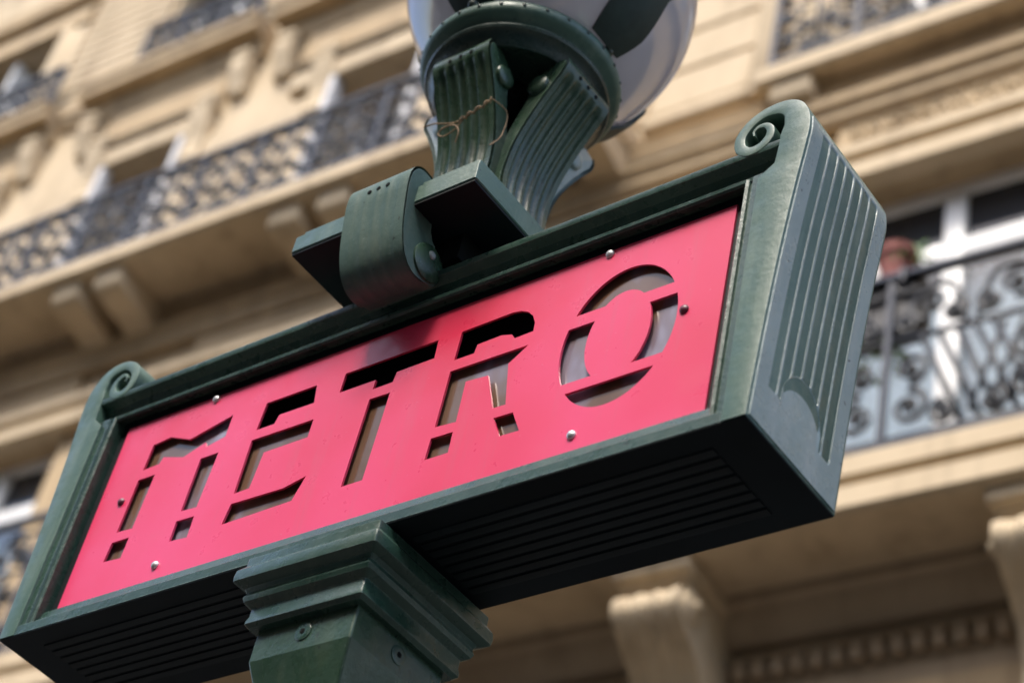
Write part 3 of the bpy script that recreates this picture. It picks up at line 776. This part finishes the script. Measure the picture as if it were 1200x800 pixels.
for sg in (-1, 1):
    yr = sorted((sg * 0.0741, sg * 0.0705))
    box('rebate', -0.615, 0.615, *yr, 3.452, 3.4925, M['shade_green'], SG); box('rebate', -0.615, 0.615, *yr, Z0 + 0.0225, Z0 + 0.045, M['shade_green'], SG)  # dark strips stand in for the shadow gap round the panel
    for sx in (-1, 1): box('rebate', *sorted((sx * 0.560, sx * 0.615)), *yr, Z0 + 0.0452, 3.4518, M['shade_green'], SG)
    for (x, z, m) in ((-0.3725, 3.453, 'screw'), (-0.3725, 3.1358, 'screw'), (0.3725, 3.453, 'screw'), (0.3725, 3.1355, 'screw'), (0.5157, 3.294, 'dark_screw'), (-0.5157, 3.294, 'dark_screw')):
        cyl('screw', (x, sg * 0.0778, z), (0, sg, 0), 0.0068, 0.003, M[m], SG, 16, 0.003)

# ---- side pilasters rolled over into volutes
def strip_outline(path, th):
    """closed outline of a band whose outer edge is path and whose thickness is th(i)"""
    P = [Vector((p[0], p[1])) for p in path]; inner = []
    for i, p in enumerate(P):
        t = (P[min(i + 1, len(P) - 1)] - P[max(i - 1, 0)]).normalized()
        n = Vector((-t.y, t.x)); inner.append(p + n * th(i / (len(P) - 1)))
    return P, inner
def strip_prism(name, outer, inner, axis_fn, a0, a1, mat, parent, bev=0.0016):
    bm = bmesh.new(); n = len(outer)
    O = [[bm.verts.new(axis_fn(p, a)) for p in outer] for a in (a0, a1)]
    I = [[bm.verts.new(axis_fn(p, a)) for p in inner] for a in (a0, a1)]
    long_edges = []
    for i in range(n - 1):
        bm.faces.new((O[0][i], O[0][i + 1], O[1][i + 1], O[1][i])); bm.faces.new((I[0][i], I[1][i], I[1][i + 1], I[0][i + 1]))
        bm.faces.new((O[0][i], I[0][i], I[0][i + 1], O[0][i + 1])); bm.faces.new((O[1][i], O[1][i + 1], I[1][i + 1], I[1][i]))
    for i in (0, n - 1): bm.faces.new((O[0][i], O[1][i], I[1][i], I[0][i]) if i else (O[0][i], I[0][i], I[1][i], O[1][i]))
    bm.normal_update()
    if bev:
        sets = [set(O[0]), set(O[1]), set(I[0]), set(I[1])]
        es = [e for e in bm.edges if any(e.verts[0] in q and e.verts[1] in q for q in sets)]
        bmesh.ops.bevel(bm, geom=es, offset=bev, segments=2, affect='EDGES', profile=0.5)
    me = finish(bm, name); autosmooth(me, 40)
    return link(name, me, mat, parent)

out_path = catmull([(0.6505, Z0, 0), (0.6535, 3.12, 0), (0.659, 3.22, 0), (0.666, 3.32, 0), (0.675, 3.42, 0), (0.684, 3.50, 0), (0.6865, 3.535, 0), (0.682, 3.563, 0), (0.668, 3.588, 0), (0.645, 3.601, 0),
                    (0.615, 3.601, 0), (0.588, 3.588, 0), (0.5715, 3.563, 0), (0.573, 3.536, 0), (0.588, 3.519, 0), (0.607, 3.5165, 0), (0.6235, 3.525, 0), (0.632, 3.541, 0), (0.630, 3.558, 0),
                    (0.619, 3.570, 0), (0.605, 3.571, 0), (0.597, 3.562, 0), (0.599, 3.552, 0)], 6)
out2 = [(p.x, p.y) for p in out_path]
def th(t):
    if t < 0.27: return 0.0345 + 0.010 * (t / 0.27)
    if t < 0.46: return 0.0445 - 0.0265 * ((t - 0.27) / 0.19)
    if t < 0.75: return 0.018 - 0.003 * ((t - 0.46) / 0.29)
    return 0.015 - 0.0125 * (t - 0.75) / 0.25
Oq, Iq = strip_outline(out2, th)
for i in range(len(Iq)):
    if Oq[i].y < 3.47 and i < 40: Iq[i] = Vector((0.6165, Oq[i].y))
for sx in (-1, 1):
    pil = strip_prism('side_pilaster', Oq, Iq, lambda p, a: (sx * p.x, a, p.y), -D2 - 0.001, D2 + 0.001, M['paint_mid'], SG, 0.0018)
    # fluted end face: a height field following the outer curve
    nz, ny = 260, 190
    def xo(z):
        for a, b in zip(out2, out2[1:]):
            if a[1] <= z <= b[1]: return a[0] + (b[0] - a[0]) * (z - a[1]) / max(1e-9, b[1] - a[1])
        return 0.6865
    zt_, zb_ = 3.553, Z0 + 0.0035; yy = 0.0985
    bm = bmesh.new(); rows = []
    for i in range(nz + 1):
        z = zb_ + (zt_ - zb_) * i / nz; row = []
        for j in range(ny + 1):
            y = -yy + 2 * yy * j / ny
            q = (y + 0.074) / 0.148 * 7
            d = 0.0
            r = sqrt((y / 0.046) ** 2 + ((z - 3.128) / 0.056) ** 2)
            in_arch = (z < 3.128 and abs(y) < 0.046) or r < 1
            lim_b = 3.112 + (0.010 if y < 0 else 0)
            if 0 < q < 7 and lim_b < z < 3.542 and not in_arch:
                f = (q % 1.0); e = min(1.0, min(z - lim_b, 3.542 - z) / 0.010)
                if 0.09 < f < 0.91: d = -0.0078 * sqrt(max(0, 1 - ((f - 0.5) / 0.41) ** 2)) * sqrt(max(0, e))
            if abs(y) < 0.046 and 3.07 < z:
                rim = 3.128 + 0.056 * sqrt(max(0.0, 1 - (y / 0.046) ** 2))
                if z < rim:
                    tz = max(0.0, (z - 3.07) / (rim - 3.07)); d = -0.0026 * tz ** 2.0 * min(1.0, (0.046 - abs(y)) / 0.006) * min(1.0, (rim - z) / 0.004)
            edge = min(y + yy, yy - y); 
            row.append(bm.verts.new((sx * (xo(z) + 0.0016 + d - (0.0016 if edge < 1e-6 else 0)), y, z)))
        rows.append(row)
    for i in range(nz):
        for j in range(ny): bm.faces.new((rows[i][j], rows[i][j + 1], rows[i + 1][j + 1], rows[i + 1][j]))
    me = finish(bm, 'fluted_face'); autosmooth(me, 40)
    o = link('fluted_face', me, M['paint_pale'], pil)  # paler paint stands in for sky light on the end faces
    # inner wall of the case
    box('case_end_wall', *sorted((sx * 0.6125, sx * 0.6155)), -0.0698, 0.0698, Z0 + 0.023, 3.4765, M['inner'], SG)

# ---- lamp support above the case
square_loft('platform_neck', [(0.10, 3.545), (0.10, 3.600)], M['black'], SG)  # coloured black for the shade under the platform
box('platform_underside', -0.1775, 0.1775, -0.1775, 0.1775, 3.594, 3.5984, M['soffit'], SG, 0.001)  # dark plate stands in for the shade beneath
square_loft('platform', [(0.178, 3.5985), (0.1795, 3.6002), (0.1795, 3.632), (0.1765, 3.6355), (0.1725, 3.638), (0.1725, 3.6465), (0.10, 3.650)], M['paint_mid'], SG, 0.003)

def inset(pts, d):
    out = []
    for i, p in enumerate(pts):
        a, b = Vector(pts[max(i - 1, 0)]), Vector(pts[min(i + 1, len(pts) - 1)])
        t = (b - a).normalized(); n = Vector((t.y, -t.x))
        c = Vector((0.11, 3.58)) if pts[0][1] < 3.7 and pts[-1][1] < 3.6 else Vector((0.0, p[1]))
        if n.dot(c - Vector(p)) < 0: n = -n
        out.append((p[0] + n.x * d, p[1] + n.y * d))
    return out
# scroll consoles on front and back of the platform
con_out = [(p.x, p.y) for p in catmull([(0.150, 3.668, 0), (0.176, 3.6705, 0), (0.192, 3.664, 0), (0.201, 3.648, 0), (0.2025, 3.625, 0), (0.1985, 3.595, 0), (0.192, 3.560, 0), (0.1835, 3.530, 0), (0.172, 3.506, 0), (0.157, 3.491, 0), (0.138, 3.485, 0), (0.118, 3.488, 0)], 7)]
con_in = [(0.100, 3.497), (0.090, 3.515), (0.088, 3.535), (0.096, 3.554), (0.112, 3.563), (0.126, 3.567), (0.134, 3.58), (0.136, 3.597), (0.136, 3.668)]
CX, CH = 0.006, 0.060
for sg in (-1, 1):
    body = [(sg * o_, z) for o_, z in inset(con_out, 0.004) + con_in]
    me = finish(prism(body, 'x', CX - CH + 0.0005, CX + CH - 0.0005, 0.002), 'scroll_console'); autosmooth(me, 35)
    con = link('scroll_console', me, M['paint_rough'], SG)
    strip_surface('fluted_face', con_out, CH, lambda p, x: (CX + x, sg * p.x, p.y), M['paint_rough'], con, 4, 0.0010, 0.016, (0.24, 1.0))
    for sx in (-1, 1):
        cyl('volute', (CX + sx * (CH - 0.001), sg * 0.122, 3.526), (sx, 0, 0), 0.031, 0.006, M['paint_arm'], con, 28, 0.003)
        cyl('volute_eye', (CX + sx * (CH + 0.006), sg * 0.124, 3.537), (sx, 0, 0), 0.007, 0.003, M['paint_pale'], con, 14, 0.003)  # eye painted pale as a highlight on the volute
    for k in range(3):
        x = CX - 0.018 + 0.018 * k
        cyl('drilled_hole', (x, sg * 0.2018, 3.634), (0, sg, 0.05), 0.0040, 0.0016, M['black'], con, 10)

# arms: four scrolled ribs that carry the ring
arm_out = [(p.x, p.y) for p in catmull([(0.138, 3.648, 0), (0.112, 3.672, 0), (0.092, 3.71, 0), (0.080, 3.76, 0), (0.077, 3.80, 0), (0.083, 3.85, 0), (0.096, 3.89, 0), (0.114, 3.93, 0), (0.133, 3.965, 0), (0.146, 3.988, 0), (0.150, 4.004, 0), (0.146, 4.017, 0)], 7)]
arm_in = [(0.120, 4.020), (0.098, 4.006), (0.086, 3.986), (0.083, 3.965), (0.080, 3.945), (0.070, 3.915), (0.056, 3.875), (0.046, 3.83), (0.043, 3.78), (0.048, 3.72), (0.060, 3.68), (0.070, 3.648)]
AX = 0.008
for k in range(4):
    a = -pi / 2 + k * pi / 2
    er, et = Vector((cos(a), sin(a), 0)), Vector((-sin(a), cos(a), 0))
    def AF(p, x, er=er, et=et): 
        lean = 0.010 * (p[1] - 3.65) / 0.4
        return Vector((AX + lean, 0.012, p[1])) + er * p[0] + et * x
    H = 0.0575
    bm = bmesh.new(); outl = inset(arm_out, 0.0065) + arm_in
    v0 = [bm.verts.new(AF(p, -H + 0.0005)) for p in outl]; v1 = [bm.verts.new(AF(p, H - 0.0005)) for p in outl]
    bm.faces.new(v0); bm.faces.new(v1[::-1])
    for i in range(len(outl)): bm.faces.new((v0[i], v0[(i + 1) % len(outl)], v1[(i + 1) % len(outl)], v1[i]))
    cap = [e for e in bm.edges if (e.verts[0] in v0) == (e.verts[1] in v0)]
    bmesh.ops.bevel(bm, geom=cap, offset=0.0022, segments=2, affect='EDGES', profile=0.5)
    me = finish(bm, 'arm'); autosmooth(me, 35)
    am = M['paint_arm'] if k < 2 else M['paint_pale']  # rear and left arms paler, sky light put into their paint
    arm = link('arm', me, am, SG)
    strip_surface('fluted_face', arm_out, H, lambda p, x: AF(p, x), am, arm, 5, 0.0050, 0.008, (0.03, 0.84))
    for sg in (-1, 1):
        c = AF((0.098, 3.972), sg * (H - 0.001))
        cyl('volute', c, et * sg, 0.0200, 0.007, am, arm, 24, 0.003)
    for j in range(3):
        c = AF((0.1488, 3.999), -0.022 + 0.022 * j)
        cyl('drilled_hole', c, er + Vector((0, 0, -0.3)), 0.0038, 0.0014, M['black'], arm, 10)
lathe('stem', [(0.034, 3.648), (0.034, 3.96), (0.06, 4.0), (0.06, 4.02), (0.0, 4.02), (0.0, 3.648)], M['black'], SG, (0.012, 0, 0), 24, closed=False)

# ---- ring, globe, straps
RC = (0.018, 0.002, 0)
lathe('ring_collar', [(0.0, 4.020), (0.126, 4.016), (0.130, 4.0135), (0.1345, 4.0135), (0.138, 4.018), (0.141, 4.026), (0.150, 4.036), (0.1545, 4.038), (0.1565, 4.042), (0.1550, 4.047), (0.150, 4.050), (0.0, 4.050)], M['paint_dark'], SG, RC, 96, closed=False)
lathe('ring_band', [(0.0, 4.0505), (0.1495, 4.0505), (0.1535, 4.056), (0.163, 4.060), (0.1685, 4.066), (0.1705, 4.072), (0.1705, 4.079), (0.1680, 4.085), (0.160, 4.092), (0.150, 4.104), (0.0, 4.104)], M['paint_mid'], SG, RC, 96, closed=False)
for k in range(28):
    a = 2 * pi * k / 28
    cyl('rivet', (RC[0] + 0.1690 * cos(a), RC[1] + 0.1690 * sin(a), 4.0755), (cos(a), sin(a), 0), 0.0034, 0.0028, M['paint_dark'], SG, 8, 0.001)
GC = Vector((0.034, 0.005, 4.300)); GR = 0.2525
def uv_sphere(name, c, r, mat, parent, nu=96, nv=48):
    bm = bmesh.new(); bmesh.ops.create_uvsphere(bm, u_segments=nu, v_segments=nv, radius=r)
    me = finish(bm, name); o = link(name, me, mat, parent, c, smooth=True); return o
uv_sphere('globe', GC, GR, M['globe'], SG)
def strap(a, w0):
    """leaf-edged metal band hugging the globe along the meridian at azimuth a"""
    bm = bmesh.new(); rows = []; n = 40; m = 8
    for i in range(n + 1):
        el = radians(-54 + 150 * i / n)
        wd = w0 * (1.0 + 0.10 * sin(i * 0.55))
        if i in (9, 10, 20, 21, 30, 31): wd *= 1.22
        if i < 3: wd *= 0.8 + 0.07 * i
        row = []
        for layer in (0, 1):
            for j in range(m + 1):
                u = -wd + 2 * wd * j / m
                d = Vector((cos(el) * cos(a) - u / GR * sin(a), cos(el) * sin(a) + u / GR * cos(a), sin(el))).normalized()
                hgt = 0.002 + layer * (0.010 - 0.004 * abs(2 * j / m - 1))
                row.append(bm.verts.new(GC + d * (GR + hgt)))
        rows.append(row)
    K = 2 * (m + 1)
    for i in range(n):
        for j in range(m):
            bm.faces.new((rows[i][j], rows[i + 1][j], rows[i + 1][j + 1], rows[i][j + 1]))
            bm.faces.new((rows[i][m + 1 + j], rows[i][m + 2 + j], rows[i + 1][m + 2 + j], rows[i + 1][m + 1 + j]))
        bm.faces.new((rows[i][0], rows[i][m + 1], rows[i + 1][m + 1], rows[i + 1][0])); bm.faces.new((rows[i][m], rows[i + 1][m], rows[i + 1][K - 1], rows[i][K - 1]))
    me = finish(bm, 'globe_strap'); autosmooth(me, 40)
    link('globe_strap', me, M['strap'], SG)
for k in range(4): strap(-pi / 2 + k * pi / 2, 0.043)
for k in range(4):
    a = -pi / 2 + k * pi / 2 + 0.12
    uv_sphere('ring_knob', Vector((RC[0] + 0.164 * cos(a), RC[1] + 0.164 * sin(a), 4.092)), 0.010, M['paint_dark'], SG, 16, 10)
# ---- rusty wire twisted round the front arm
WR = empty('rusty_wire', (AX, -0.10, 3.90), 'rusty twisted wire tied round the front arm under the globe', 'wire')
def wp(x, z, off=0.004):
    r_ = None
    for a, b in zip(arm_out, arm_out[1:]):
        if a[1] <= z <= b[1] and z > 3.79: r_ = a[0] + (b[0] - a[0]) * (z - a[1]) / (b[1] - a[1])
    r_ = r_ or 0.08
    return Vector((x, -(r_ + off) + 0.10, z - 3.90))
def wire(pts, r=0.0013):
    P = catmull(pts, 6); bm = bmesh.new(); tube_bm(bm, P, r, 6)
    me = finish(bm, 'wire_strand'); autosmooth(me, 70); link('wire_strand', me, M['wire'], WR)
base = [(-0.066, 3.9), (-0.045, 3.898), (-0.02, 3.889), (0.004, 3.883), (0.020, 3.886), (0.038, 3.889), (0.060, 3.893), (0.074, 3.897)]
tw = []
for k in range(40):
    t = k / 39 * (len(base) - 1); i = min(int(t), len(base) - 2); f = t - i
    x = base[i][0] + (base[i + 1][0] - base[i][0]) * f; z = base[i][1] + (base[i + 1][1] - base[i][1]) * f
    tw.append((x, z))
wire([wp(x, z, 0.005) for x, z in tw[::3]] )
wire([wp(x, z, 0.0055 + 0.003 * cos(k * 1.3)) + Vector((0, 0, 0.004 * sin(k * 1.3))) for k, (x, z) in enumerate(tw) if x > 0.0])
wire([wp(0.012, 3.884), wp(0.0, 3.868, 0.010), wp(-0.02, 3.862, 0.012), wp(-0.032, 3.870, 0.012), wp(-0.022, 3.879, 0.010), wp(-0.002, 3.878, 0.008), wp(0.010, 3.860, 0.012), wp(0.004, 3.842, 0.010)])
wire([wp(0.074, 3.897), Vector((0.078, 0.03, -0.005)), Vector((0.074, 0.035, -0.05)), Vector((0.070, 0.02, -0.085))], 0.0011)
